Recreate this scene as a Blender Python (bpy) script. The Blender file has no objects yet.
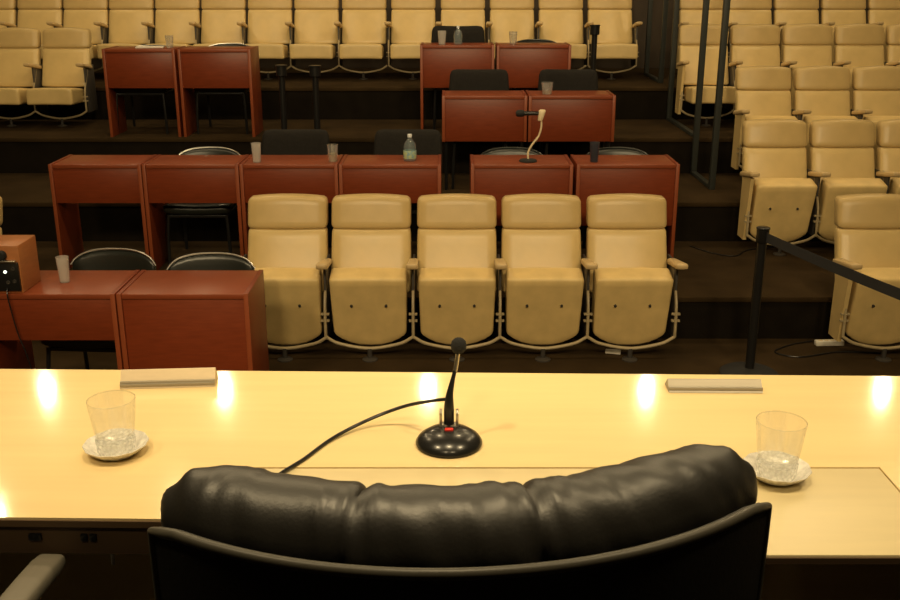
import bpy, bmesh, math, random
from math import sin, cos, pi, radians as R
from mathutils import Vector, Matrix
random.seed(7)
C = bpy.context.scene.collection
# ------------------------------------------------------------------ camera
F = 1000.0; TH = R(18); CZ = 2.11; ST, CT = sin(TH), cos(TH)
cam = bpy.data.cameras.new('camera'); cam.sensor_width = 36; cam.lens = F/900*36
cam.clip_start = .02; cam.clip_end = 60
co = bpy.data.objects.new('camera', cam); C.objects.link(co)
co.location = (0, 0, CZ); co.rotation_euler = (R(90)-TH, 0, 0)
bpy.context.scene.camera = co
def x_at(px, Y, z):                      # world x of a sight line through column px at depth Y, height z
    return (px-450)/F*(Y*CT+(CZ-z)*ST)
def on_plane(px, py, z):                 # point on a horizontal plane
    v = (py-300)/F; Z = (CZ-z)/(ST+v*CT)
    return Vector(((px-450)/F*Z, Z*(CT-v*ST), z))
# ------------------------------------------------------------------ materials
def mat(name, col, rough=.5, metal=0, spec=.5, noise=0, nscale=20, bump=0, bscale=60, stretch=None, col2=None,
        trans=0, ior=1.45, coat=0, emit=None, estr=0, rvar=0, alpha=1, detail=4):
    m = bpy.data.materials.new(name); m.use_nodes = True
    nt = m.node_tree; b = nt.nodes['Principled BSDF']
    b.inputs['Base Color'].default_value = (*col, 1); b.inputs['Roughness'].default_value = rough
    b.inputs['Metallic'].default_value = metal; b.inputs['Specular IOR Level'].default_value = spec
    b.inputs['Transmission Weight'].default_value = trans; b.inputs['IOR'].default_value = ior
    b.inputs['Coat Weight'].default_value = coat; b.inputs['Coat Roughness'].default_value = .12
    b.inputs['Alpha'].default_value = alpha
    if emit: b.inputs['Emission Color'].default_value = (*emit, 1); b.inputs['Emission Strength'].default_value = estr
    if noise or bump or rvar:
        tc = nt.nodes.new('ShaderNodeTexCoord'); mp = nt.nodes.new('ShaderNodeMapping')
        nt.links.new(tc.outputs['Object'], mp.inputs['Vector'])
        if stretch: mp.inputs['Scale'].default_value = stretch
        if noise or rvar:
            n = nt.nodes.new('ShaderNodeTexNoise'); n.inputs['Scale'].default_value = nscale; n.inputs['Detail'].default_value = detail
            nt.links.new(mp.outputs['Vector'], n.inputs['Vector'])
        if noise:
            r = nt.nodes.new('ShaderNodeValToRGB'); r.color_ramp.elements[0].position = .3; r.color_ramp.elements[1].position = .7
            c2 = col2 or tuple(c*(1-noise) for c in col)
            r.color_ramp.elements[0].color = (*c2, 1); r.color_ramp.elements[1].color = (*col, 1)
            nt.links.new(n.outputs['Fac'], r.inputs['Fac']); nt.links.new(r.outputs['Color'], b.inputs['Base Color'])
        if rvar:
            mr = nt.nodes.new('ShaderNodeMapRange'); mr.inputs['To Min'].default_value = rough-rvar; mr.inputs['To Max'].default_value = rough+rvar
            nt.links.new(n.outputs['Fac'], mr.inputs['Value']); nt.links.new(mr.outputs['Result'], b.inputs['Roughness'])
        if bump:
            n2 = nt.nodes.new('ShaderNodeTexNoise'); n2.inputs['Scale'].default_value = bscale; n2.inputs['Detail'].default_value = 3
            nt.links.new(tc.outputs['Object'], n2.inputs['Vector'])
            bp = nt.nodes.new('ShaderNodeBump'); bp.inputs['Strength'].default_value = bump; bp.inputs['Distance'].default_value = .004
            nt.links.new(n2.outputs['Fac'], bp.inputs['Height']); nt.links.new(bp.outputs['Normal'], b.inputs['Normal'])
    return m
M = dict(
 vinyl = mat('seat_vinyl', (.70,.52,.23), .31, noise=.12, nscale=6, bump=.12, bscale=25, rvar=.06),
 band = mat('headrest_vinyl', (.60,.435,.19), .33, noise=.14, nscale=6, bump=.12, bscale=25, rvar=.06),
 seatback = mat('lightened_underside_vinyl', (.80,.59,.255), .42, noise=.16, nscale=9, bump=.1, bscale=40),  # seat vinyl made paler, extra brightness for the undersides put into the colour
 armpad = mat('arm_vinyl', (.62,.45,.22), .4, noise=.12, nscale=15),
 seatmetal = mat('cream_painted_metal', (.42,.34,.20), .4, noise=.15, nscale=30),
 darkmetal = mat('dark_metal', (.05,.045,.04), .45),
 redwood = mat('mahogany_laminate', (.21,.038,.011), .38, noise=.22, nscale=9, stretch=(1.2,8,12), rvar=.04),
 redtop = mat('mahogany_laminate_top', (.25,.056,.02), .36, noise=.18, nscale=9, stretch=(1.2,12,8), rvar=.04),
 rededge = mat('mahogany_edge_band', (.27,.062,.02), .4, noise=.15, nscale=9),
 table = mat('pale_maple_veneer', (.86,.68,.355), .075, noise=.07, nscale=3.2, stretch=(.6,9,9), rvar=.012),
 board = mat('worn_maple_board', (.75,.635,.37), .36, noise=.08, nscale=5, stretch=(.8,6,6), rvar=.06),
 tableedge = mat('table_underframe', (.10,.06,.03), .6, noise=.2, nscale=10),
 leather = mat('black_leather', (.016,.0148,.0125), .43, noise=.2, nscale=8, bump=.06, bscale=240, rvar=.05, spec=.85),
 shell = mat('black_leather_shell', (.013,.012,.011), .55, bump=.08, bscale=240),
 piping = mat('leather_piping', (.06,.055,.042), .42),
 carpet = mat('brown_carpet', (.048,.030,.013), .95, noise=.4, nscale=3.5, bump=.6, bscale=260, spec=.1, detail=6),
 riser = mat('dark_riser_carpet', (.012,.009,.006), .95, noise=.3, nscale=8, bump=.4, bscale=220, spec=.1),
 wall = mat('dark_panel_wall', (.05,.034,.02), .7, noise=.2, nscale=4),
 ceil = mat('dark_ceiling', (.10,.08,.06), .9, noise=.1, nscale=4),
 blackfab = mat('black_chair_fabric', (.018,.016,.014), .85, noise=.3, nscale=60, bump=.4, bscale=300, spec=.25),
 blackvin = mat('black_chair_vinyl', (.014,.016,.013), .3, bump=.1, bscale=60, spec=.6),
 chrome = mat('chrome', (.55,.53,.5), .3, metal=1),
 steel = mat('brushed_steel', (.62,.58,.5), .3, metal=1),
 alum = mat('nameplate_aluminium', (.35,.315,.25), .4, metal=.25, noise=.08, nscale=12, stretch=(1,20,20)),
 card = mat('nameplate_card', (.66,.54,.36), .5, noise=.06, nscale=40, stretch=(1,4,4)),
 black = mat('black_plastic', (.012,.012,.012), .28),
 gloss = mat('gloss_black_plastic', (.012,.012,.012), .27, coat=.15),
 matte = mat('matte_black', (.012,.012,.012), .75),
 foam = mat('black_foam', (.012,.012,.012), .95, bump=.8, bscale=400),
 post = mat('grey_painted_steel', (.032,.036,.032), .45),
 belt = mat('black_webbing', (.025,.025,.028), .8, bump=.4, bscale=300),
 white = mat('white_plastic', (.8,.76,.66), .35),
 clip = mat('ivory_plastic', (.75,.62,.40), .4),
 speaker = mat('orange_beech_veneer', (.42,.155,.05), .4, noise=.15, nscale=8, stretch=(2,2,8)),
 red = mat('red_button', (.6,.02,.01), .3, emit=(1,.05,.02), estr=.08),
 led = mat('indicator_lamp', (.9,.95,.8), .3, emit=(.9,1,.8), estr=2.5),
 glass = mat('clear_glass', (1,1,1), .02, trans=1, ior=1.45),

 saucer = mat('patterned_white_saucer', (.90,.87,.80), .22, noise=.3, nscale=110, bump=.5, bscale=130, spec=.7),
 label = mat('bottle_label', (.55,.60,.22), .5, noise=.5, nscale=50, col2=(.12,.32,.5)),
 cap = mat('white_cap', (.75,.78,.8), .4),
 armgrey = mat('grey_arm_pad', (.15,.135,.105), .55),
 paper = mat('white_paper', (.72,.68,.6), .7),
 water = mat('water', (1,.93,.78), .02, trans=1, ior=1.33),
)
def clear(name, tint, rough, milky, mcol=(.9,.87,.82), ior=1.45, grain=0, zs=1):
    # thin-walled glass or plastic: clear transmission, Fresnel reflection and an optional milky share
    m = bpy.data.materials.new(name); m.use_nodes = True; nt = m.node_tree; nt.nodes.clear()
    N = lambda k: nt.nodes.new('ShaderNode'+k); Lk = nt.links.new
    out, tr, gl, lw, pw, fr, mx = N('OutputMaterial'), N('BsdfTransparent'), N('BsdfGlossy'), N('LayerWeight'), N('Math'), N('MapRange'), N('MixShader')
    tr.inputs['Color'].default_value = (*tint, 1); gl.inputs['Roughness'].default_value = rough; pw.operation = 'POWER'; pw.inputs[1].default_value = 3; fr.inputs['To Min'].default_value = ((ior-1)/(ior+1))**2; fr.inputs['To Max'].default_value = .8
    lw.inputs['Blend'].default_value = .5; Lk(lw.outputs['Facing'], pw.inputs[0]); Lk(pw.outputs[0], fr.inputs['Value'])
    base = tr.outputs[0]
    if milky:
        df, tl, m1, m2 = N('BsdfDiffuse'), N('BsdfTranslucent'), N('MixShader'), N('MixShader')
        df.inputs['Color'].default_value = tl.inputs['Color'].default_value = (*mcol, 1)
        Lk(df.outputs[0], m1.inputs[1]); Lk(tl.outputs[0], m1.inputs[2]); m2.inputs[0].default_value = milky
        if grain:
            tc, n, mr = N('TexCoord'), N('TexVoronoi'), N('MapRange'); n.inputs['Scale'].default_value = grain
            mp = N('Mapping'); mp.inputs['Scale'].default_value = (1,1,zs); Lk(tc.outputs['Object'], mp.inputs['Vector']); Lk(mp.outputs[0], n.inputs['Vector']); Lk(n.outputs['Distance'], mr.inputs['Value'])
            mr.inputs['From Max'].default_value = .7; mr.inputs['To Min'].default_value = milky*1.5; mr.inputs['To Max'].default_value = milky*.4
            Lk(mr.outputs[0], m2.inputs[0])
        Lk(base, m2.inputs[1]); Lk(m1.outputs[0], m2.inputs[2]); base = m2.outputs[0]
    Lk(fr.outputs[0], mx.inputs[0]); Lk(base, mx.inputs[1]); Lk(gl.outputs[0], mx.inputs[2]); Lk(mx.outputs[0], out.inputs['Surface'])
    return m
M['glass'] = clear('clear_glass', (.97,.98,.97), .05, .17, (1,1,1), 1.9, 70, .12)  # upright milky streaks imitate lamp highlights on the glass walls
M['crystal'] = clear('cut_glass_foot', (.95,.95,.93), .08, .8, (1,1,.98), 1.7, 130)
M['frost'] = clear('frosted_plastic', (.95,.95,.95), .25, .33)
M['smoke'] = clear('smoked_plastic', (.5,.5,.55), .15, .45, (.13,.14,.18))
M['bottle'] = clear('clear_bottle_plastic', (.92,.96,.96), .08, .10, (.8,.9,.95), 1.5)
M['water'] = clear('water', (.98,.95,.86), .03, .12, (.9,.8,.55), 1.33)
# ------------------------------------------------------------------ mesh builder
class MB:
    def __init__(s): s.bm = bmesh.new()
    def raw(s, vs, fs, mtx=None):
        bv = [s.bm.verts.new(mtx @ Vector(v) if mtx else v) for v in vs]
        for f in fs:
            try: s.bm.faces.new([bv[i] for i in f])
            except ValueError: pass
        return s
    def box(s, x0, x1, y0, y1, z0, z1, bev=0, seg=2, mtx=None):
        t = bmesh.new(); bmesh.ops.create_cube(t, size=1)
        for v in t.verts: v.co = Vector(((x0+x1)/2+v.co.x*(x1-x0), (y0+y1)/2+v.co.y*(y1-y0), (z0+z1)/2+v.co.z*(z1-z0)))
        if bev: bmesh.ops.bevel(t, geom=t.edges[:], offset=bev, segments=seg, affect='EDGES', profile=.5)
        return s.take(t, mtx)
    def take(s, t, mtx=None):
        t.verts.index_update()
        s.raw([v.co.copy() for v in t.verts], [[v.index for v in f.verts] for f in t.faces], mtx); t.free(); return s
    def rounded(s, sx, sy, sz, r, n=8, fn=None, mtx=None):
        """box of full sizes with rounded edges on a fine grid, then deformed"""
        t = bmesh.new(); bmesh.ops.create_cube(t, size=2)
        bmesh.ops.subdivide_edges(t, edges=t.edges[:], cuts=n, use_grid_fill=True)
        h = Vector((sx/2, sy/2, sz/2)); rr = min(r, *h)
        for v in t.verts:
            q = Vector([math.copysign(1-(1-abs(c))**1.6, c)*h[i] for i, c in enumerate(v.co)])
            inn = Vector([max(-(h[i]-rr), min(h[i]-rr, q[i])) for i in range(3)])
            d = q-inn
            if d.length > 1e-9: q = inn+d.normalized()*rr
            v.co = Vector(fn(q)) if fn else q
        return s.take(t, mtx)
    def tube(s, pts, r, seg=8, cap=True, closed=False):
        pts = [Vector(p) for p in pts]; n = len(pts); vs = []; fs = []
        up = None
        for i, p in enumerate(pts):
            a = pts[i-1] if (i or closed) else p; b = pts[(i+1) % n] if (i < n-1 or closed) else p
            d = (b-a).normalized()
            if up is None: up = Vector((0,0,1)) if abs(d.z) < .9 else Vector((1,0,0))
            sd = d.cross(up).normalized(); up = sd.cross(d).normalized()
            rr = r[i] if isinstance(r, (list, tuple)) else r
            for k in range(seg):
                an = 2*pi*k/seg; vs.append(p+(sd*cos(an)+up*sin(an))*rr)
        for i in range(n if closed else n-1):
            j = (i+1) % n
            for k in range(seg): fs.append([i*seg+k, i*seg+(k+1)%seg, j*seg+(k+1)%seg, j*seg+k])
        if cap and not closed: fs += [list(range(seg))[::-1], list(range((n-1)*seg, n*seg))]
        return s.raw(vs, fs)
    def lathe(s, prof, seg=28, mtx=None, flute=None):
        vs = []; fs = []; n = len(prof)
        for i, (r, z) in enumerate(prof):
            for k in range(seg):
                an = 2*pi*k/seg; q = max(r, 1e-5)
                if flute: q *= flute(i, an)
                vs.append((q*cos(an), q*sin(an), z))
        for i in range(n-1):
            for k in range(seg): fs.append([i*seg+k, i*seg+(k+1)%seg, (i+1)*seg+(k+1)%seg, (i+1)*seg+k])
        return s.raw(vs, fs, mtx)
    def prism(s, poly, z0, z1, mtx=None):
        n = len(poly)
        return s.raw([(x, y, z0) for x, y in poly]+[(x, y, z1) for x, y in poly],
                     [list(range(n))[::-1], list(range(n, 2*n))]+[[i, (i+1)%n, n+(i+1)%n, n+i] for i in range(n)], mtx)
    def mesh(s, name, m, ang=40):
        bmesh.ops.remove_doubles(s.bm, verts=s.bm.verts, dist=1e-5)
        bmesh.ops.recalc_face_normals(s.bm, faces=s.bm.faces[:])
        me = bpy.data.meshes.new(name); s.bm.to_mesh(me); s.bm.free()
        for p in me.polygons: p.use_smooth = True
        me.set_sharp_from_angle(angle=R(ang)); me.materials.append(M[m]); return me
def spline(pts, n=6):
    P = [Vector(p) for p in pts]; P = [2*P[0]-P[1]]+P+[2*P[-1]-P[-2]]; out = []
    for i in range(1, len(P)-2):
        for k in range(n):
            t = k/n; a, b, c, d = P[i-1:i+3]
            out.append(.5*((2*b)+(c-a)*t+(2*a-5*b+4*c-d)*t*t+(3*b-a-3*c+d)*t**3))
    out.append(P[-2]); return out
def put(name, me, parent=None, loc=None, rot=None, label=None):
    o = bpy.data.objects.new(name, me); C.objects.link(o)
    if parent: o.parent = parent
    if loc: o.location = loc
    if rot: o.rotation_euler = rot
    if label: o['label'] = label
    return o
def obj(name, mb, m, parent=None, ang=40, label=None): return put(name, mb.mesh(name, m, ang), parent, label=label)
def tag(o, label, cat, group=None):
    o['label'] = label; o['category'] = cat
    if group: o['group'] = group
    return o
def thing(name, label, cat, loc=(0,0,0), rz=0, group=None):
    o = bpy.data.objects.new(name, None); C.objects.link(o); o.empty_display_size = .1
    o.location = loc; o.rotation_euler = (0,0,rz); return tag(o, label, cat, group)
def struct(name, mb, m):
    o = obj(name, mb, m); o['kind'] = 'structure'; return o
ORD = ['first','second','third','fourth','fifth','sixth','seventh','eighth','ninth','tenth','eleventh','twelfth','thirteenth','fourteenth','fifteenth']
# ------------------------------------------------------------------ the hall: stepped floor, dais, walls, ceiling
T = [0, .27, .56, .85, 1.14]                       # floor heights of the tiers
RY = [5.73, 7.05, 8.15, 9.25]                      # where each riser stands
EX = 6.0; BACK = 11.2
struct('floor', MB().box(-EX, EX, 2.15, RY[0], -.2, 0), 'carpet')
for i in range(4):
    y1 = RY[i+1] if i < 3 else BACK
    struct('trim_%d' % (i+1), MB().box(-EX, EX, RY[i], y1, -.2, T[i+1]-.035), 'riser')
    struct('floor_tier_%d' % (i+1), MB().box(-EX, EX, RY[i]-.012, y1, T[i+1]-.035, T[i+1], .008), 'carpet')
DZ = .55
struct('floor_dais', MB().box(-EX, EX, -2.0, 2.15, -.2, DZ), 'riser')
CEIL = 4.7
struct('ceiling', MB().box(-EX, EX, -2.0, BACK, CEIL, CEIL+.1), 'ceil')
struct('wall_back', MB().box(-EX, EX, BACK, BACK+.1, -.2, CEIL), 'wall')
struct('wall_left', MB().box(-EX-.1, -EX, -2.0, BACK, -.2, CEIL), 'wall')
struct('wall_right', MB().box(EX, EX+.1, -2.0, BACK, -.2, CEIL), 'wall')
struct('wall_stage', MB().box(-EX, EX, -2.1, -2.0, -.2, CEIL), 'wall')
# ------------------------------------------------------------------ auditorium seats
def back_fn(z0, bow):                              # recline and slight hollow of the backrest
    def f(q):
        x, y, z = q
        zz = z+z0
        return (x*(1-.07*max(0, zz-.40)), y+.21+(zz-.36)*.36-bow*(1-(x/.24)**2)+.010*sin((zz-.36)/.5*pi), zz+.018*(1-(x/.24)**2)*max(0, (zz-.72)/.15)-.004)
    return f
def cushion_mesh(open_):
    def f(q):
        x, y, z = q                                # y along seat depth (rear +), z thickness
        t = (y+.225)/.45
        y2 = y-.085*(abs(x)/.22)**2.6*max(0, t)
        w = 1-.035*max(0, t)
        zt = z*(1-.18*t)+(.010*(1-(x/.22)**2)*(1 if z > 0 else .35))
        return (x*w, y2, zt)
    if open_: mtx = Matrix.Translation((0, -.03, .285)) @ Matrix.Rotation(R(-4), 4, 'X')
    else:     mtx = Matrix.Translation((0, .085, .288)) @ Matrix.Rotation(R(-78), 4, 'X')
    return mtx, MB().rounded(.436, .45, .15, .020, 9, f, mtx).mesh('seat_cushion', 'seatback' if not open_ else 'vinyl', 50)
SM = {}
def seat_meshes():
    # the lower back pad and the headrest band above its seam
    SM['backrest'] = MB().rounded(.472, .085, .355, .026, 8, back_fn(.530, .020)).mesh('backrest', 'vinyl', 50)
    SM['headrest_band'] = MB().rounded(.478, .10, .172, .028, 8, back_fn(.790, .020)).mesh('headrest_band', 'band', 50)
    for k in (0, 1):
        m, me = cushion_mesh(k == 1); SM['cushion%d' % k] = me
        if k == 0:
            b = MB()
            SM['bolt'] = [MB().lathe([(0,-.004),(.008,-.004),(.008,.004),(0,.004)], 10, m @ Matrix.Translation((sx*.098, -.055, -.0745))).mesh('bolt','darkmetal') for sx in (-1,1)]
    for s in (-1, 1):
        SM['arm%d' % s] = MB().rounded(.062, .30, .036, .014, 5, lambda q: (q[0]*(1-.12*(q[1]/.15)), q[1]+.075, q[2]+.553-.024*(q[1]/.15)), Matrix.Translation((s*.25, 0, 0))).mesh('armrest', 'armpad', 50)
        # a cream tube falling from the armrest, with its two pivot tabs
        b = MB().tube(spline([(s*.25,.16,.56),(s*.25,.10,.46),(s*.25,.015,.33),(s*.25,.0,.20),(s*.25,0,.14)]), .0085, 6)
        for z in (.235, .275): b.box(s*.25-.024, s*.25+.024, .0, .02, z-.005, z+.005)
        SM['standard%d' % s] = b.mesh('side_frame', 'seatmetal')
        SM['bracket%d' % s] = MB().box(s*.25-.007, s*.25+.007, .05, .30, .12, .55, .003).mesh('arm_bracket', 'darkmetal')
        SM['panel%d' % s] = MB().prism([(-.03,.545),(.17,.535),(.17,.10),(.03,.10)], s*.255-.012, s*.255+.012,
            Matrix(((0,0,1,0),(1,0,0,0),(0,1,0,0),(0,0,0,1)))).mesh('end_panel', 'vinyl')
    SM['foot_rail'] = MB().tube([(-.25,0,.143)]+spline([(-.245,0,.137),(-.17,0,.098),(0,0,.070),(.17,0,.098),(.245,0,.137)])+[(.25,0,.143)], .0095, 8).mesh('foot_rail','seatmetal')
    b = MB().tube([(0,0,0),(0,0,.07)], .014, 8); b.lathe([(0,0),(.045,0),(.045,.006),(.02,.014),(.0,.014)], 14)
    SM['pedestal'] = b.mesh('pedestal', 'darkmetal')
seat_meshes()
def seat(label, loc, open_=False, arms=(-1,), group=None, sc=(1,1,1), panel=0, bolts=True, rz=0):
    t = thing('auditorium_seat', label, 'seat', loc, rz, group); t.scale = sc
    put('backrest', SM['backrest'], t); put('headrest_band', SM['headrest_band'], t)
    c = put('seat_cushion', SM['cushion%d' % open_], t)
    if not open_ and bolts:
        for b in SM['bolt']: put('bolt', b, c)
    for s in arms:
        put('armrest', SM['arm%d' % s], t); put('side_frame', SM['standard%d' % s], t)
    for s in arms:
        if s != panel: put('arm_bracket', SM['bracket%d' % s], t)
    if panel: put('end_panel', SM['panel%d' % panel], t)
    put('foot_rail', SM['foot_rail'], t); put('pedestal', SM['pedestal'], t)
    return t
# front row of five folded seats
YF = 5.38
names = ['leftmost', 'second from the left', 'middle one', 'fourth from the left', 'rightmost']
for i, px in enumerate((283, 369, 457, 544, 632)):
    seat('folded cream auditorium seat in the front row of five, '+names[i], (x_at(px, YF, .25), YF, 0), False,
         (-1, 1) if i == 4 else (-1,), 'front row of five folded seats')
seat('folded cream seat behind the black belt barrier, at the right edge of the hall floor', (x_at(889, YF, .25), YF, 0), False, (-1,), None, (1,1,1), -1)
seat('cream seat cut off by the left edge, behind the wooden speaker box', (x_at(-56, YF, .3), YF, 0), False, (-1, 1), None)
# right block: folded rows on the tiers
def row(centres, Y, z, name, group, opens=(), s=1, lastR=False, panel=False, start_arm=True):
    zc = z+.6; pitch = (centres[-1]-centres[0])/(len(centres)-1)/F*((Y+.2)*CT+(CZ-zc)*ST)
    sx = pitch/.5
    for i, px in enumerate(centres):
        x = x_at(px, Y+.2, zc)
        seat(name(i), (x, Y, z), i in opens, (-1, 1) if (lastR and i == len(centres)-1) else (-1,), group, (sx, s, s), -1 if (panel and i == 0) else 0, bolts=(z < .5))
row((779,847.5,916), 6.68, T[1], lambda i: 'folded cream seat in the lowest row right of the aisle, %s from the aisle' % ORD[i], 'right block lowest row', (), .99, False, True)
row((767,826.5,886), 7.76, T[2], lambda i: 'folded cream seat in the second row up right of the aisle, %s from the aisle' % ORD[i], 'right block second row', (), .972, False, True)
row((706,758.5,811,863.5,916), 8.84, T[3], lambda i: ('open cream seat behind the two tall grey posts, third row up' if i == 0 else 'folded cream seat in the third row up right of the aisle, %s from the posts' % ORD[i]), 'right block third row', (0,), .955, False, True)
row((704,752,799.5,847,894.5), 9.95, T[4], lambda i: 'cream seat in the topmost visible row of the right block, %s from the posts' % ORD[i], 'right block top row', (), .925, False, True)
# long row of opened seats along the top of the picture
sep = (-34, 13, 60, 105.5, 152, 198.5, 245, 292, 339, 388, 438, 488, 537, 586.5, 636)
top = [(a+b)/2 for a, b in zip(sep, sep[1:])]
row(top, 9.98, T[4], lambda i: 'open cream seat in the long back row behind the red desks, %s from the left' % ORD[i], 'long back row of open seats', range(14), .925, True)
# two opened seats at the left
row((12, 63), 8.82, T[3], lambda i: ('open cream seat at the left edge, below the long back row' if i == 0 else 'open cream seat beside the upper left red desks, below the long back row'), 'pair of open seats at the left', (0,1), .92, True)
# ------------------------------------------------------------------ red desks
def desk(label, x0, x1, Y, z, H=.71, D=.37, ph=.37, group=None, name='delegate_desk', slim=False):
    W = x1-x0; t = thing(name, label, 'desk', ((x0+x1)/2, Y, z), 0, group); h = W/2; p = .022
    for s in (-1, 1):
        zb = H-.028-ph if slim else 0
        sp = obj('side_panel', MB().box(s*h-(p if s > 0 else 0), s*h+(p if s < 0 else 0), 0, D, zb, H, .002), 'redwood', t)
        obj('edge_band', MB().box(s*h-(p if s > 0 else 0), s*h+(p if s < 0 else 0), -.003, .0005, zb, H, .001), 'rededge', sp)
        if slim:
            for yy in (.05, D-.03): obj('leg', MB().tube([(s*(h-.03), yy, 0), (s*(h-.03), yy, H-.03)], .012, 8), 'black', t)
    obj('desktop', MB().box(-h+p, h-p, .004, D, H-.028, H-.003, .003), 'redtop', t)
    obj('modesty_panel', MB().box(-h+p, h-p, .012, .030, H-.028-ph, H-.028, .001), 'redwood', t)
    return t
def desks(pxs, Y, z, labels, group, H=.71, **k):
    out = []
    for (a, b), l in zip(pxs, labels):
        out.append(desk(l, x_at(a, Y, z+H), x_at(b, Y, z+H), Y, z, H, group=group, **k))
    return out
Y1, Y2, Y3, Y4, Y4L = 4.40, 6.23, 7.43, 8.50, 8.19
desk('red wood corner desk with a full front panel, left of the front seats', x_at(116, Y1, .71), x_at(248, Y1, .71), Y1, 0, D=.40, ph=.62, group='front left desks')
desk('red wood desk carrying the wooden speaker box, at the left edge', x_at(-18, Y1, .71), x_at(114.5, Y1, .71), Y1, 0, D=.40, ph=.205, group='front left desks')
desks(((48,140.5),(141.5,238),(239,337.5),(338.5,441)), Y2, T[1], ('red desk at the left end of the second desk row','red desk second from the left in the second desk row, black oval chair behind it','red desk behind the leftmost front seat, two cups on it','red desk behind the second front seat, water bottle on it'), 'second row desks', ph=.222)
desks(((471,573.5),(577,680)), Y2, T[1], ('red desk with the handheld microphone stand on it','red desk at the right end of the second row, dark tumbler on it'), 'second row desks')
desks(((442,527.5),(529,616)), Y3, T[2], ('red desk in the third row, left one of its pair','right red desk of the third row pair, whisky glass on it'), 'third row desk pair', ph=.31, slim=True)
desks(((420,494.5),(497,571.5)), Y4, T[3], ('red desk in the upper middle, bottle and cup on it','red desk in the upper middle, a single clear glass on it'), 'upper middle desk pair', ph=.32)
desks(((101.5,174),(177,250)), Y4L, T[3], ('red desk in the upper left, left one of the pair','red desk in the upper left, right one of the pair'), 'upper left desk pair', H=.70, ph=.28)
# ------------------------------------------------------------------ chairs behind the desks
CM = {}
def chair_meshes():
    def bk(q):
        x, y, z = q; return (x*(1-.05*max(0, z)/.16), y+.05*(1-(x/.24)**2)-.02, z)
    def pf(q):                                     # oval outline
        x, y, z = q; k = math.sqrt(max(0, 1-(abs(x)/.232)**2.6)); return (x, y+.035*(1-(x/.23)**2), z*(.30+.70*k))
    CM['fabback'] = MB().rounded(.475,.10,.33,.05,8,bk, Matrix.Translation((0,.26,.645))@Matrix.Rotation(R(-10),4,'X')).mesh('backrest','blackfab',60)
    CM['vinback'] = MB().rounded(.45,.045,.30,.02,9,pf, Matrix.Translation((0,.26,.585))@Matrix.Rotation(R(-12),4,'X')).mesh('backrest','blackvin',60)
    m = Matrix.Translation((0,.26,.585))@Matrix.Rotation(R(-12),4,'X')
    pts = []
    for k in range(25):
        x = -.228+.456*k/24; kk = math.sqrt(max(0, 1-(abs(x)/.232)**2.6))
        pts.append(m @ Vector((x, .035*(1-(x/.23)**2)-.018, .15*(.30+.70*kk)+.002)))
    CM['rim'] = MB().tube(pts, .006, 8).mesh('chrome_rim','chrome')
    CM['piping'] = MB().tube(pts, .006, 8).mesh('back_piping','blackvin')
    for k, mm in (('fab','blackfab'),('vin','blackvin')):
        CM[k+'seat'] = MB().rounded(.43,.41,.07,.034,6,lambda q:(q[0]*(1+.04*(-q[1]/.2)),q[1]+.0,q[2]+.387+.012*abs(q[0]/.2)**2)).mesh('seat',mm,60)
    CM['legs'] = []
    for sx in (-1,1):
        CM['legs'].append(MB().tube(spline([(sx*.19,-.17,.355),(sx*.20,-.185,.2),(sx*.205,-.19,0)],4),.011,8).mesh('leg','black'))
        CM['legs'].append(MB().tube(spline([(sx*.19,.24,.50),(sx*.195,.22,.38),(sx*.20,.24,.2),(sx*.205,.26,0)],4),.011,8).mesh('leg','black'))
    CM['frame'] = MB().tube([(-.19,-.17,.345),(.19,-.17,.345),(.19,.20,.345),(-.19,.20,.345)],.011,8,closed=True).mesh('seat_frame','black')
    CM['chleg'] = []
chair_meshes()
def stack_chair(label, px, Y, z, fab=True, group=None, dz=0, rz=0, bright=True):
    t = thing('stacking_chair', label, 'chair', (x_at(px, Y+.26, z+.75), Y, z), rz, group)
    put('backrest', CM['fabback' if fab else 'vinback'], t); put('seat', CM['fabseat' if fab else 'vinseat'], t)
    if not fab: put('chrome_rim' if bright else 'back_piping', CM['rim' if bright else 'piping'], t)
    for l in CM['legs']: put('leg', l, t)
    put('seat_frame', CM['frame'], t)
    if dz: t.scale = (1,1,1+dz)
    return t
G1, G2 = 'black shiny oval-backed chairs', 'black fabric chairs'
stack_chair('shiny black oval-backed chair behind the desk with the speaker box', 108, 4.80, 0, False, G1, .005, R(-4))
stack_chair('shiny black oval-backed chair behind the corner desk, beside the front seats', 212, 4.78, 0, False, G1, -.02, R(3))
stack_chair('shiny black oval-backed chair behind the second desk of the left second row', 208, 6.58, T[1], False, G1, -.03)
stack_chair('dark oval-backed chair behind the desk with the handheld microphone', 512, 6.60, T[1], False, G1, -.035, bright=False)
stack_chair('dark oval-backed chair behind the right end desk of the second row', 618, 6.60, T[1], False, G1, -.035, bright=False)
stack_chair('black fabric chair behind the desk with two cups', 296, 6.62, T[1], True, G2, .03)
stack_chair('black fabric chair behind the desk with the water bottle', 408, 6.62, T[1], True, G2, .03)
stack_chair('black fabric chair behind the left desk of the third row pair', 479, 7.70, T[2], True, G2, .055)
stack_chair('black fabric chair behind the whisky glass desk of the third row', 568, 7.70, T[2], True, G2, .055)
stack_chair('black fabric chair behind the upper desk with bottle and cup', 458, 8.77, T[3], True, G2, .04)
stack_chair('low dark chair just showing above the upper desk with the single glass', 536, 8.77, T[3], False, G1, -.015, bright=False)
stack_chair('low dark chair just showing above the right desk of the upper left pair', 228, 8.54, T[3], False, G1, -.04)
stack_chair('low dark chair behind the left desk of the upper left pair', 150, 8.54, T[3], False, G1, -.06)
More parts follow.
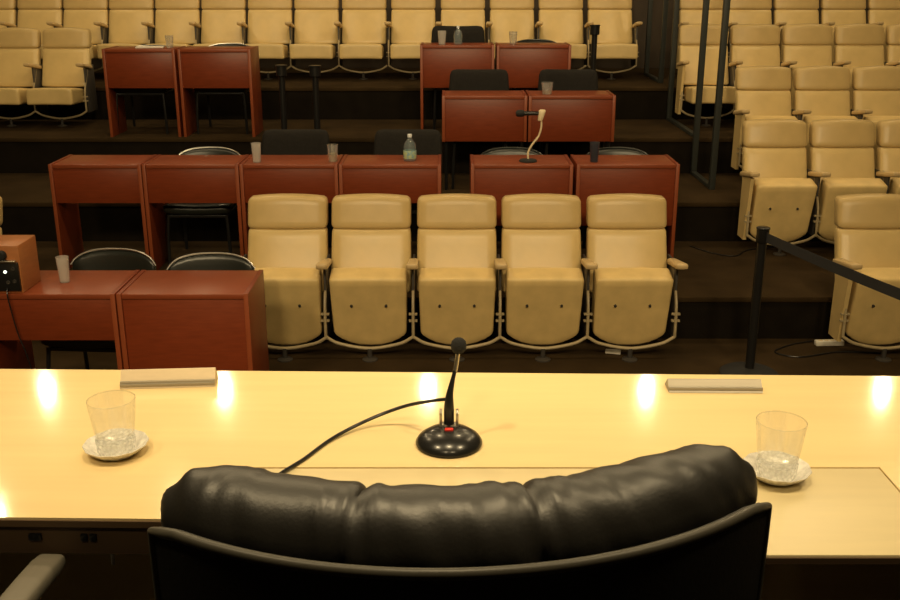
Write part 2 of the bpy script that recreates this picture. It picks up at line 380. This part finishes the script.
# ------------------------------------------------------------------ tumblers, bottles on the red desks
def cup(label, px, Y, z, r, h, m='frost', group=None, fill=0, name='tumbler'):
    t = thing(name, label, 'cup' if m != 'glass' else 'glass', (x_at(px, Y, z), Y, z), 0, group); b = r*.78; w = .0025
    obj('body', MB().lathe([(0,0),(b,0),(r,h),(r-w,h),(b-w,w*2),(0,w*2)], 24), m, t)
    if fill: obj('drink', MB().lathe([(0,w*2+.0005),(b-w-.0006,w*2+.0005),(b+(r-b)*fill-w-.0006,h*fill),(0,h*fill)], 20), 'water', t)
    return t
HD = .71-.003
GC = 'tumblers on the red desks'
cup('tall frosted plastic cup beside the wooden speaker box', 65, 4.60, HD, .030, .125, group=GC)
cup('frosted plastic cup on the second row desk, left of the two cups', 257, 6.33, T[1]+HD, .032, .122, group=GC)
cup('clear cup half full of water, right of the two cups on the second row desk', 333, 6.34, T[1]+HD, .036, .11, 'glass', GC, .5)
cup('dark smoked tumbler on the right end desk of the second row', 594, 6.34, T[1]+HD, .032, .125, 'smoke', GC)
cup('short whisky glass with a little drink on the third row desk', 547, 7.55, T[2]+HD, .046, .088, 'glass', GC, .35)
cup('white plastic cup beside the bottle on the upper middle desk', 442, 8.62, T[3]+HD, .036, .112, 'frost', GC)
cup('clear drinking glass on the right upper middle desk', 513, 8.64, T[3]+HD, .036, .105, 'glass', GC)
cup('clear drinking glass on the left desk of the upper left pair', 170, 8.35, T[3]+.697, .034, .10, 'glass', GC)
def bottle(label, px, Y, z, s, lab):
    t = thing('water_bottle', label, 'bottle', (x_at(px, Y, z), Y, z), 0, 'water bottles on the red desks')
    P = [(0,0),(.036,0),(.042,.006),(.042,.095),(.037,.115),(.016,.142),(.0125,.150),(.0125,.158)]
    o = obj('body', MB().lathe([(r*s, h*s) for r, h in P]+[((r-.0012)*s, h*s) for r, h in P[::-1][:-1]], 24), 'bottle', t)
    if lab: obj('paper_label', MB().lathe([(.0426*s,.018*s),(.0430*s,.019*s),(.0430*s,.070*s),(.0426*s,.071*s)], 24), 'label', t)
    obj('cap', MB().lathe([(0,.174*s),(.0135*s,.174*s),(.0145*s,.170*s),(.0145*s,.154*s),(.013*s,.153*s)], 18), 'cap', t)
bottle('clear plastic water bottle with a yellow green label on the second row desk', 410, 6.38, T[1]+HD, .98, True)
bottle('clear plastic water bottle beside the white cup on the upper middle desk', 458, 8.64, T[3]+HD, .86, False)
tag(put('paper_sheets', MB().box(-.11,.11,-.06,.06,0,.012,.003).mesh('paper_sheets','paper'), None, (x_at(150, 8.36, 1.55), 8.36, T[3]+.698), (0,0,.2)), 'small pile of white papers on the left desk of the upper left pair', 'papers')
# handheld microphone in its desk stand
mx, my, mz = x_at(528, 6.35, T[1]+HD), 6.35, T[1]+HD
t = thing('desk_microphone_stand', 'small black desk stand with a bent ivory gooseneck holding a microphone', 'microphone stand', (mx, my, mz))
obj('base', MB().lathe([(0,0),(.055,0),(.058,.004),(.052,.013),(.012,.018),(0,.018)], 28), 'matte', t)
obj('gooseneck', MB().tube(spline([(0,0,.015),(.0,0,.06),(.025,0,.11),(.062,0,.16),(.078,0,.215),(.078,-.0,.262)]), .0065, 10), 'clip', t)
obj('clip', MB().rounded(.05,.034,.075,.015,4,lambda q:(q[0]*(.6+.4*(q[2]+.04)/.08)+.008*(q[2]/.04),q[1],q[2]),Matrix.Translation((.076,0,.292))), 'clip', t)
mic = MB(); mtx = Matrix.Translation((.075,0,.305)) @ Matrix.Rotation(R(-90),4,'Y') @ Matrix.Rotation(0,4,'X')
t2 = thing('handheld_microphone', 'black handheld microphone lying level in the ivory clip, pointing left', 'microphone', (mx, my, mz))
obj('body', MB().lathe([(0,.0),(.010,.0),(.0125,.02),(.0145,.105)], 16, mtx), 'black', t2)
obj('grille', MB().lathe([(.0145,.105),(.021,.112),(.023,.13),(.021,.148),(.014,.158),(0,.161)], 16, mtx), 'matte', t2)
# wooden speaker box on the left desk
sx0, sx1 = x_at(-18, 4.43, .75), x_at(22.5, 4.43, .78)
t = thing('speaker_box', 'orange wooden speaker box with a black control plate on the left desk', 'speaker', ((sx0+sx1)/2, 4.425, HD))
hw = (sx1-sx0)/2; bh = .226; bd = .205
obj('cabinet', MB().box(-hw, hw, 0, bd, 0, bh, .004), 'speaker', t)
pl = obj('control_plate', MB().box(-hw+.03, hw-.008, -.012, .002, .012, .148, .002), 'black', t)
obj('handle_bar', MB().box(-hw+.05, hw-.014, -.022, -.001, .148, .160, .003), 'steel', t)
obj('knob', MB().lathe([(0,.0),(.022,.0),(.024,.012),(.018,.024),(0,.026)], 18, Matrix.Translation((hw-.078,-.0,.182))@Matrix.Rotation(R(90),4,'X')), 'matte', t)
obj('indicator_lamp', MB().lathe([(0,0),(.007,0),(.006,.006),(0,.007)], 12, Matrix.Translation((hw-.068,-.012,.105))@Matrix.Rotation(R(90),4,'X')), 'led', pl)
for dx, dz in ((.03,.12),(.03,.06),(.06,.055)):
    obj('socket', MB().lathe([(0,0),(.009,0),(.009,.005),(.005,.005),(.005,.001),(0,.001)], 12, Matrix.Translation((hw-dx,-.012,dz))@Matrix.Rotation(R(90),4,'X')), 'darkmetal', pl)
cx = x_at(11, 4.38, .6)
obj('cord', MB().tube([Vector(q)-Vector(((sx0+sx1)/2, 4.425, HD)) for q in spline([(cx-.01,4.408,.735),(cx-.004,4.385,.715),(cx,4.385,.66),(cx+.018,4.388,.52),(cx+.05,4.385,.40),(cx+.06,4.42,.2),(cx+.05,4.45,.006)])], .003, 6), 'black', t, label='thin black cord hanging down the desk front')
# ------------------------------------------------------------------ barrier posts, belt and partition frames
def stanchion(label, x, Y, z, h=.84, group='black belt barrier posts', rz=0, hr=1):
    t = thing('barrier_post', label, 'barrier post', (x, Y, z), rz, group)
    obj('base', MB().lathe([(0,0),(.155,0),(.16,.008),(.14,.02),(.05,.034),(.03,.04),(0,.04)], 32), 'matte', t)
    obj('post', MB().lathe([(0,.03),(.025,.03),(.025,h-.08),(0,h-.08)], 20), 'black', t)
    obj('belt_head', MB().lathe([(q*hr, y) for q, y in ((0,h-.085),(.029,h-.085),(.033,h-.08),(.033,h-.012),(.036,h-.01),(.036,h-.003),(.03,h),(0,h))], 20), 'black', t)
    return t
sx, sy = x_at(756, 5.16, .42), 5.16
stanchion('black belt barrier post standing in the right aisle', sx, sy, 0)
stanchion('left one of the two black posts behind the fabric chairs, upper left', x_at(282, 8.02, 1.3), 8.02, T[2], .88, hr=1.3)
stanchion('right one of the two black posts behind the fabric chairs, upper left', x_at(315.5, 7.98, 1.3), 7.98, T[2], .88, hr=1.35)
stanchion('black post in front of the long back row, right of the upper desks', x_at(594, 9.0, 1.5), 9.0, T[3], .85, hr=1.3)
bx, by = 2.42, 3.05
stanchion('black belt barrier post out of view where the belt ends on the right', bx, by, 0)
bl = MB(); n = 14; d = (Vector((bx, by, 0))-Vector((sx, sy, 0))).normalized(); nn = Vector((-d.y, d.x, 0))*.0012
a = Vector((sx, sy, 0))+d*.034; b = Vector((bx, by, 0))-d*.034; vs = []; fs = []
for i in range(n+1):
    t_ = i/n; p = a.lerp(b, t_); zc = .79-.03*4*t_*(1-t_)+.005*t_
    vs += [p+nn+Vector((0,0,zc-.026)), p+nn+Vector((0,0,zc+.026)), p-nn+Vector((0,0,zc+.026)), p-nn+Vector((0,0,zc-.026))]
for i in range(n):
    for k in range(4): fs.append([i*4+k, i*4+(k+1)%4, i*4+4+(k+1)%4, i*4+4+k])
fs += [[0,1,2,3],[n*4+3,n*4+2,n*4+1,n*4]]
tag(obj('barrier_belt', bl.raw(vs, fs), 'belt'), 'dark grey webbing belt stretched from the aisle post to the right edge', 'belt')
def frame(label, x, ys, z, rail, zt=3.0):
    t = thing('partition_frame', label, 'frame', (x, ys[0], z), 0, 'tall grey aisle frames')
    for y in ys: obj('upright', MB().box(-.022, .022, y-ys[0]-.022, y-ys[0]+.022, 0, zt-z, .004), 'post', t)
    obj('base_rail', MB().box(-.02, .02, rail[0]-ys[0], rail[1]-ys[0], 0, .03, .004), 'post', t)
    obj('top_rail', MB().box(-.02, .02, rail[0]-ys[0], rail[1]-ys[0], zt-z-.04, zt-z, .004), 'post', t)
frame('nearest tall grey metal frame along the right aisle, two thick posts', 1.99, (7.50, 8.10), T[2], (7.50, 8.10))
frame('middle tall grey metal frame along the right aisle, single post with a floor rail', 2.0, (9.20,), T[3], (8.22, 9.20))
frame('farthest tall grey metal frame along the right aisle, two thin posts', 1.99, (9.62, 10.35), T[4], (9.62, 10.35))
# small things on the hall floor
p = on_plane(829, 345, 0)
t = thing('power_strip', 'white power strip on the floor beside the right hand seat', 'power strip', (p.x, p.y, 0), R(3))
obj('housing', MB().box(-.085,.085,-.02,.02,0,.03,.004), 'white', t)
for k in range(4): obj('socket', MB().lathe([(0,0),(.013,0),(.013,.003),(0,.003)], 12, Matrix.Translation((-.055+k*.036,0,.029))), 'clip', t)
tag(obj('floor_cable', MB().tube(spline([on_plane(812,341,.005),on_plane(790,345,.005),on_plane(775,352,.005),on_plane(800,357,.005),on_plane(838,352,.005),on_plane(880,353,.005)]), .004, 6), 'black'), 'thin dark cable curling over the hall floor by the power strip', 'cable')
tag(obj('tread_cable', MB().tube(spline([on_plane(690,246,T[1]+.004),on_plane(712,253,T[1]+.004),on_plane(735,256,T[1]+.004),on_plane(748,250,T[1]+.004),on_plane(775,247,T[1]+.004)]), .004, 6), 'black'), 'thin dark cable lying across the first step of the right aisle', 'cable')
p = on_plane(613, 352, .01)
tag(put('adapter_plug', MB().box(-.045,.045,-.014,.014,0,.024,.006).mesh('adapter_plug','white'), None, (p.x, p.y, 0), (0,0,R(-14))), 'small white plug lying under the rightmost front seat', 'plug')
# ------------------------------------------------------------------ the presiding table
TZ = 1.30; sl = -.0212
far = lambda x: 1.990+sl*x
near = lambda x: far(x)-.616
px0, px1, pyb, pyn = -.375, .742, 1.555, 1.283
t = thing('presiding_table', 'long pale maple table across the foreground', 'table', (0, 0, DZ))
L = 2.7; th = .014; z1 = TZ-DZ; z0 = z1-th
g = .0018
tp = MB().prism([(-L, near(-L)), (px0-g, near(px0)), (px0-g, pyb+g), (px1+g, pyb+g), (px1+g, near(px1)), (L, near(L)), (L, far(L)), (-L, far(-L))], z0, z1)
obj('tabletop', tp, 'table', t, 30)
obj('writing_board', MB().box(px0, px1, pyn, pyb, z0, z1-.0012, .0015), 'board', t, 30, label='slightly greyer inset writing board')
obj('edge_band', MB().prism([(-L, near(-L)-.003), (px0-g, near(px0)-.003), (px0-g, near(px0)-.0002), (-L, near(-L)-.0002)], z0-.001, z1-.004), 'tableedge', t)
obj('edge_band', MB().prism([(px1+g, near(px1)-.003), (L, near(L)-.003), (L, near(L)-.0002), (px1+g, near(px1)-.0002)], z0-.001, z1-.004), 'tableedge', t)
obj('edge_band', MB().box(px0, px1, pyn-.003, pyn-.0002, z0-.001, z1-.005), 'tableedge', t)
ap = obj('apron', MB().prism([(-L, near(-L)+.008), (px0-.02, near(px0)+.008), (px0-.02, near(px0)+.028), (-L, near(-L)+.028)], z0-.055, z0-.001), 'tableedge', t)
for px in (34, 40, 86, 95):
    q = x_at(px, 1.40, 1.26)
    obj('socket', MB().box(q-.0055, q+.0055, near(q)+.002, near(q)+.010, z0-.030, z0-.018, .002), 'black', ap)
q = x_at(115, 1.41, 1.22)
obj('key', MB().box(q-.003, q+.003, near(q)+.012, near(q)+.014, z0-.078, z0-.055, .0008), 'steel', ap)
for sx_ in (-1.9, -1.42, 1.05, 1.9):
    obj('leg_panel', MB().box(sx_-.02, sx_+.02, near(sx_)+.1, far(sx_)-.06, 0, z0, .003), 'tableedge', t)
obj('front_panel', MB().prism([(-L, far(-L)-.06), (L, far(L)-.06), (L, far(L)-.035), (-L, far(-L)-.035)], .02, z0), 'table', t)
# place-name holders
def nameplate(label, pxa, pya, pxb, pyb_, h, m):
    a = on_plane(pxa, pya, TZ); b = on_plane(pxb, pyb_, TZ); d = b-a; w = d.length
    t = thing('name_holder', label, 'name plate', (a.x+d.x/2, a.y+d.y/2, TZ), math.atan2(d.y, d.x), 'name plate holders on the table')
    obj('plate', MB().prism([(0,.001),(.046,.001),(.024,h),(.021,h)], -w/2, w/2, Matrix(((0,0,1,0),(1,0,0,0),(0,1,0,0),(0,0,0,1)))), m, t, 20)
    for z in (.008, .36*h): 
        y = .022*z/h
        obj('channel', MB().box(-w/2, w/2, y-.0055, y+.001, z-.003, z+.003, .001), 'alum', t)
nameplate('cream name plate holder seen from behind, at the left far edge of the table', 120, 389.5, 215, 387, .034, 'card')
nameplate('low silver name plate holder seen from behind, at the right far edge of the table', 669, 393, 763, 393.5, .022, 'alum')
# glasses on saucers
def water_glass(px, py, where, tilt, rz):
    p = on_plane(px, py, TZ)
    t = thing('saucer', 'white patterned saucer under the clear glass at the '+where+' of the table', 'saucer', (p.x, p.y, TZ), rz, 'saucers on the table')
    t.rotation_euler = (0, 0, rz)
    obj('dish', MB().lathe([(0,.0015),(.03,0),(.034,.001),(.051,.015),(.0560,.0205),(.0552,.0215),(.050,.0175),(.036,.0065),(.030,.0045),(0,.0045)], 40, None,
        lambda i, an: 1+(.018*cos(an*12) if 3 <= i <= 6 else 0)), 'saucer', t)
    g = thing('water_glass', 'clear faceted drinking glass on the saucer at the '+where+' of the table', 'glass', (p.x, p.y, TZ+.0048), rz, 'clear glasses on the table')
    ft = lambda i, an: 1+(.05*abs(cos(an*6))-.025 if 1 <= i <= 3 else 0)
    obj('body', MB().lathe([(.0325,.026),(.0365,.055),(.0385,.072)], 12).lathe([(.0385,.072),(.0412,.098),(.0412,.0995),(.0402,.0998),(.0396,.098)], 48), 'glass', g, 12)
    obj('foot', MB().lathe([(0,0),(.030,0),(.0322,.003),(.0335,.026),(.0295,.030),(.018,.0235),(0,.022)], 72, None, ft), 'crystal', g, 20)
water_glass(117, 453, 'left end', 0, .3)
water_glass(775.5, 477, 'right end', 0, .1)
# table microphone
p = on_plane(449, 444, TZ)
t = thing('conference_microphone', 'black conference microphone with a round glossy base in the middle of the table', 'microphone', (p.x, p.y, TZ))
obj('base', MB().lathe([(0,0),(.056,0),(.0605,.003),(.0605,.006),(.055,.014),(.042,.023),(.024,.029),(0,.031)], 48), 'gloss', t, 50)
obj('talk_button', MB().rounded(.016,.008,.006,.003,4,None,Matrix.Translation((0,-.006,.0315))@Matrix.Rotation(R(8),4,'X')), 'red', t)
br = MB(); br.box(-.0175,.0175,.013,.030,.026,.031,.001)
for s in (-1,1): br.box(s*.0150-.0025, s*.0150+.0025, .010,.032,.026,.056,.001)
obj('bracket', br, 'steel', t)
neck = spline([(0,.022,.03),(0,.022,.06),(.001,.024,.085),(.006,.03,.11),(.011,.036,.13)], 4)
obj('sleeve', MB().tube(neck, [.0095,.0095,.0095,.0095,.0095,.009,.0085,.0078,.007,.0062,.0055,.005,.0045,.004,.0038,.0036,.0035][:len(neck)], 14), 'black', t)
obj('gooseneck', MB().tube(spline([(.011,.036,.128),(.014,.040,.145),(.0165,.043,.165)]), .0042, 10), 'steel', t)
obj('foam_head', MB().lathe([(0,-.013),(.009,-.0125),(.0135,-.006),(.0145,.001),(.0125,.009),(.0075,.0135),(0,.015)], 20, Matrix.Translation((.0175,.044,.174))), 'foam', t)
cp = [Vector((p.x-.004, p.y+.024, TZ+.078))]+[on_plane(a, b, TZ+h) for a, b, h in ((430,401,.070),(402,407,.040),(368,420,.016),(333,438,.0045),(304,459,.0035),(283,472,.0035),(262,487,.0035),(240,500,.0035),(225,515,.0035))]
tag(obj('microphone_cable', MB().tube(spline(cp), .0034, 8), 'black'), 'black microphone cable curving over the table towards the leather chair', 'cable')
# ------------------------------------------------------------------ the leather chair in the foreground
CA = R(4.5); cxx, cyy = .024, .688
def arc(u, r=.415, half=.291):                      # plan curve of the back, u in -1..1, hollow side away from the camera
    a = u*half/r*1.06; return Vector((r*sin(a), r*(1-cos(a)), 0))
def arcn(u, r=.415, half=.291):
    a = u*half/r*1.06; return Vector((-sin(a), cos(a), 0))
t = thing('executive_chair', 'large black leather executive chair with its back to the viewer', 'chair', (cxx, cyy, DZ), CA)
ZT = 1.107                                         # top of the shell above the dais
def shell_pt(u, w, k):                             # w: 0 bottom .. 1 top, k 0 outer .. 1 inner
    wd = .80+.20*min(1, (w/.55))**.8
    p = arc(u*wd); q = arcn(u*wd)
    z = .42+(ZT-.42)*w
    lean = -.10*(1-w)*0+.05*(1-w)**2
    top = -.018*max(0, abs(u)-.90)**1*10*max(0, w-.9)*3.0
    return p+q*(k*.011+lean*1.0)+Vector((0, 0, z+top-.008*u*u*w))
NU, NW = 40, 16; vs = []; fs = []
for k in (0, 1):
    for j in range(NW+1):
        for i in range(NU+1): vs.append(shell_pt(-1+2*i/NU, j/NW, k))
A = lambda k, j, i: k*(NW+1)*(NU+1)+j*(NU+1)+i
for j in range(NW):
    for i in range(NU):
        fs.append([A(0,j,i),A(0,j,i+1),A(0,j+1,i+1),A(0,j+1,i)]); fs.append([A(1,j,i),A(1,j+1,i),A(1,j+1,i+1),A(1,j,i+1)])
for i in range(NU):
    fs.append([A(0,NW,i),A(0,NW,i+1),A(1,NW,i+1),A(1,NW,i)]); fs.append([A(0,0,i),A(1,0,i),A(1,0,i+1),A(0,0,i+1)])
for j in range(NW):
    fs.append([A(0,j,0),A(0,j+1,0),A(1,j+1,0),A(1,j,0)]); fs.append([A(0,j,NU),A(1,j,NU),A(1,j+1,NU),A(0,j+1,NU)])
obj('back_shell', MB().raw(vs, fs), 'shell', t, 50)
rim = [shell_pt(-1, j/NW, .3) for j in range(6, NW)]+[shell_pt(-1+2*i/NU, 1, .3)+Vector((0,0,-.001)) for i in range(NU+1)]+[shell_pt(1, j/NW, .3) for j in range(NW-1, 5, -1)]
obj('edge_piping', MB().tube(rim, .0052, 12), 'piping', t, 60)
# rolled headrest in three stuffed lobes
def pillow():
    NU, NV = 150, 36; vs = []; fs = []; half = .287
    seams = (-.345, .165)
    for i in range(NU+1):
        u = -1+2*i/NU; e = max(0, 1-abs(u)**9)**.5 if abs(u) < 1 else 0
        base = arc(u*1.205+.022)+arcn(u*1.205+.022)*(.060+.026*(1-u*u))
        zc = ZT-.026-.001*u*u
        notch = 1-sum((.12 if s > 0 else .08)*math.exp(-((u-s)/.010)**2)+.045*math.exp(-((u-s)/.05)**2) for s in seams)
        end = .80+.20*(1-max(0, (abs(u)-.88)/.12)**2)
        for k in range(NV):
            a = 2*pi*k/NV
            ry, rz = .050, .054
            w = 0
            for s in seams:
                dd = (u-s); w += .0020*math.exp(-(abs(dd)/.09)**2)*sin(dd*80+a*2.2)*(.5+.5*sin(a+.5))
            de = 1-abs(u)
            w += .0042*math.exp(-(de/.11)**2)*sin(a*6+de*44+1.2)
            w += .0013*sin(u*23+a*1.7)*sin(u*9.1+2*a+.6)+.0007*sin(u*61+a*3.1+2*sin(u*17))*sin(a*2+u*13)
            f = e*notch*end
            n = arcn(u*1.205+.022)
            vs.append(base+n*(-cos(a)*(ry*f+w*e))+Vector((0,0,zc+sin(a)*(rz*f+w*e))))
    for i in range(NU):
        for k in range(NV): fs.append([i*NV+k, i*NV+(k+1)%NV, (i+1)*NV+(k+1)%NV, (i+1)*NV+k])
    return MB().raw(vs, fs)
obj('headrest_roll', pillow(), 'leather', t, 80)
# padded front of the back, seat, arms and foot
def padfn(q):
    u = q[0]/.27; p = arc(u*.86)+arcn(u*.86)*(.055+q[1]+.02*sin((q[2]+.28)/.56*pi)); return (p.x, p.y, .76+q[2])
obj('back_cushion', MB().rounded(.54,.07,.54,.03,9,padfn), 'leather', t, 60)
obj('seat', MB().rounded(.52,.50,.11,.045,7,lambda q:(q[0],q[1]+.33,q[2]+.45)), 'leather', t, 60)
for s in (-1, 1):
    obj('armrest', MB().rounded(.06,.28,.035,.015,5,lambda q:(q[0]+s*.285,q[1]+.33,q[2]+.66)), 'leather', t, 60)
    obj('arm_post', MB().tube(spline([(s*.285,.36,.65),(s*.287,.35,.55),(s*.27,.33,.42)]), .014, 8), 'black', t)
obj('column', MB().lathe([(0,.08),(.028,.08),(.028,.40),(0,.40)], 16, Matrix.Translation((0,.32,0))), 'black', t)
for k in range(5):
    a = 2*pi*k/5+.3
    lg = obj('leg', MB().tube([(0,.32,.11),(cos(a)*.16,.32+sin(a)*.16,.095),(cos(a)*.29,.32+sin(a)*.29,.062)], [.024,.02,.015], 8), 'black', t)
    obj('caster', MB().lathe([(0,-.022),(.028,-.022),(.03,-.018),(.03,.018),(.028,.022),(0,.022)], 16, Matrix.Translation((cos(a)*.29,.32+sin(a)*.29,.030))@Matrix.Rotation(R(90),4,'X')), 'black', lg)
# neighbouring chair, only its armrest in the frame
t = thing('swivel_armchair', 'swivel chair at the lower left corner, only its grey armrest showing', 'chair', (-.925, 1.125, DZ), R(-2))
obj('armrest', MB().rounded(.05,.42,.03,.013,6,lambda q:(q[0]+.285,q[1]+.06,q[2]+.688-.01*(q[1]/.2)**2)), 'armgrey', t, 60, label='grey padded armrest')
obj('armrest', MB().rounded(.05,.42,.03,.013,6,lambda q:(q[0]-.285,q[1]+.06,q[2]+.688-.01*(q[1]/.2)**2)), 'piping', t, 60)
for s in (-1, 1): obj('arm_post', MB().tube(spline([(s*.285,.0,.67),(s*.287,-.02,.5),(s*.25,-.02,.42)]), .014, 8), 'black', t)
obj('seat', MB().rounded(.50,.48,.09,.04,6,lambda q:(q[0],q[1]+.0,q[2]+.45)), 'leather', t, 60)
obj('backrest', MB().rounded(.50,.08,.6,.035,7,lambda q:(q[0],q[1]-.27-.1*(q[2]+.3)+.05*(q[0]/.25)**2,q[2]+.83)), 'leather', t, 60)
obj('column', MB().lathe([(0,.08),(.028,.08),(.028,.42),(0,.42)], 16), 'black', t)
for k in range(5):
    a = 2*pi*k/5+.1
    lg = obj('leg', MB().tube([(0,0,.11),(cos(a)*.16,sin(a)*.16,.095),(cos(a)*.29,sin(a)*.29,.062)], [.024,.02,.015], 8), 'black', t)
    obj('caster', MB().lathe([(0,-.022),(.028,-.022),(.03,-.018),(.03,.018),(.028,.022),(0,.022)], 16, Matrix.Translation((cos(a)*.29,sin(a)*.29,.030))@Matrix.Rotation(R(90),4,'X')), 'black', lg)
# ------------------------------------------------------------------ light: warm ceiling lamps, then added wash spots for the seats
WARM = (1, .77, .43)
def lamp(x, y, z, power, size=.09, spot=None, aim=None, blend=.6, col=WARM):
    l = bpy.data.lights.new('ceiling_or_wash_lamp', 'SPOT' if spot else 'POINT'); l.energy = power; l.color = col; l.shadow_soft_size = size
    if spot: l.spot_size = R(spot); l.spot_blend = blend
    o = bpy.data.objects.new('ceiling_or_wash_lamp', l); C.objects.link(o); o.location = (x, y, z)
    d = Vector(aim)-Vector((x,y,z)) if aim else Vector((0,0,-1)); o.rotation_euler = d.to_track_quat('-Z','Y').to_euler()
    return o
for x in (-4.1, -2.3, -.22, 2.0, 4.4): lamp(x, 9.4, 4.5, 42, .05)
for x in (-3.55, -2.1, 0.0, 2.1, 3.55): lamp(x, 6.9, 4.5, 45, .05)
for x in (-2.6, -.9, .9, 2.6): lamp(x, 4.4, 4.5, 60, .1)
for x in (-1.6, 0, 1.6): lamp(x, 1.15, 4.5, 185, .12, 80, (x, 1.6, 1.3))
for x in (-2.4, -.8, .8, 2.4): lamp(x, -1.0, 4.4, 350, .3, 56, (x*1.3, 6.6, .4))  # unseen wash spots behind the camera, added to brighten the seat fronts
w = bpy.data.worlds.new('world'); bpy.context.scene.world = w; w.use_nodes = True
w.node_tree.nodes['Background'].inputs['Color'].default_value = (1,.8,.55,1); w.node_tree.nodes['Background'].inputs['Strength'].default_value = .01
vs_ = bpy.context.scene.view_settings
vs_.view_transform = 'Standard'; vs_.look = 'None'; vs_.gamma = 1; vs_.exposure = 0; vs_.use_curve_mapping = False
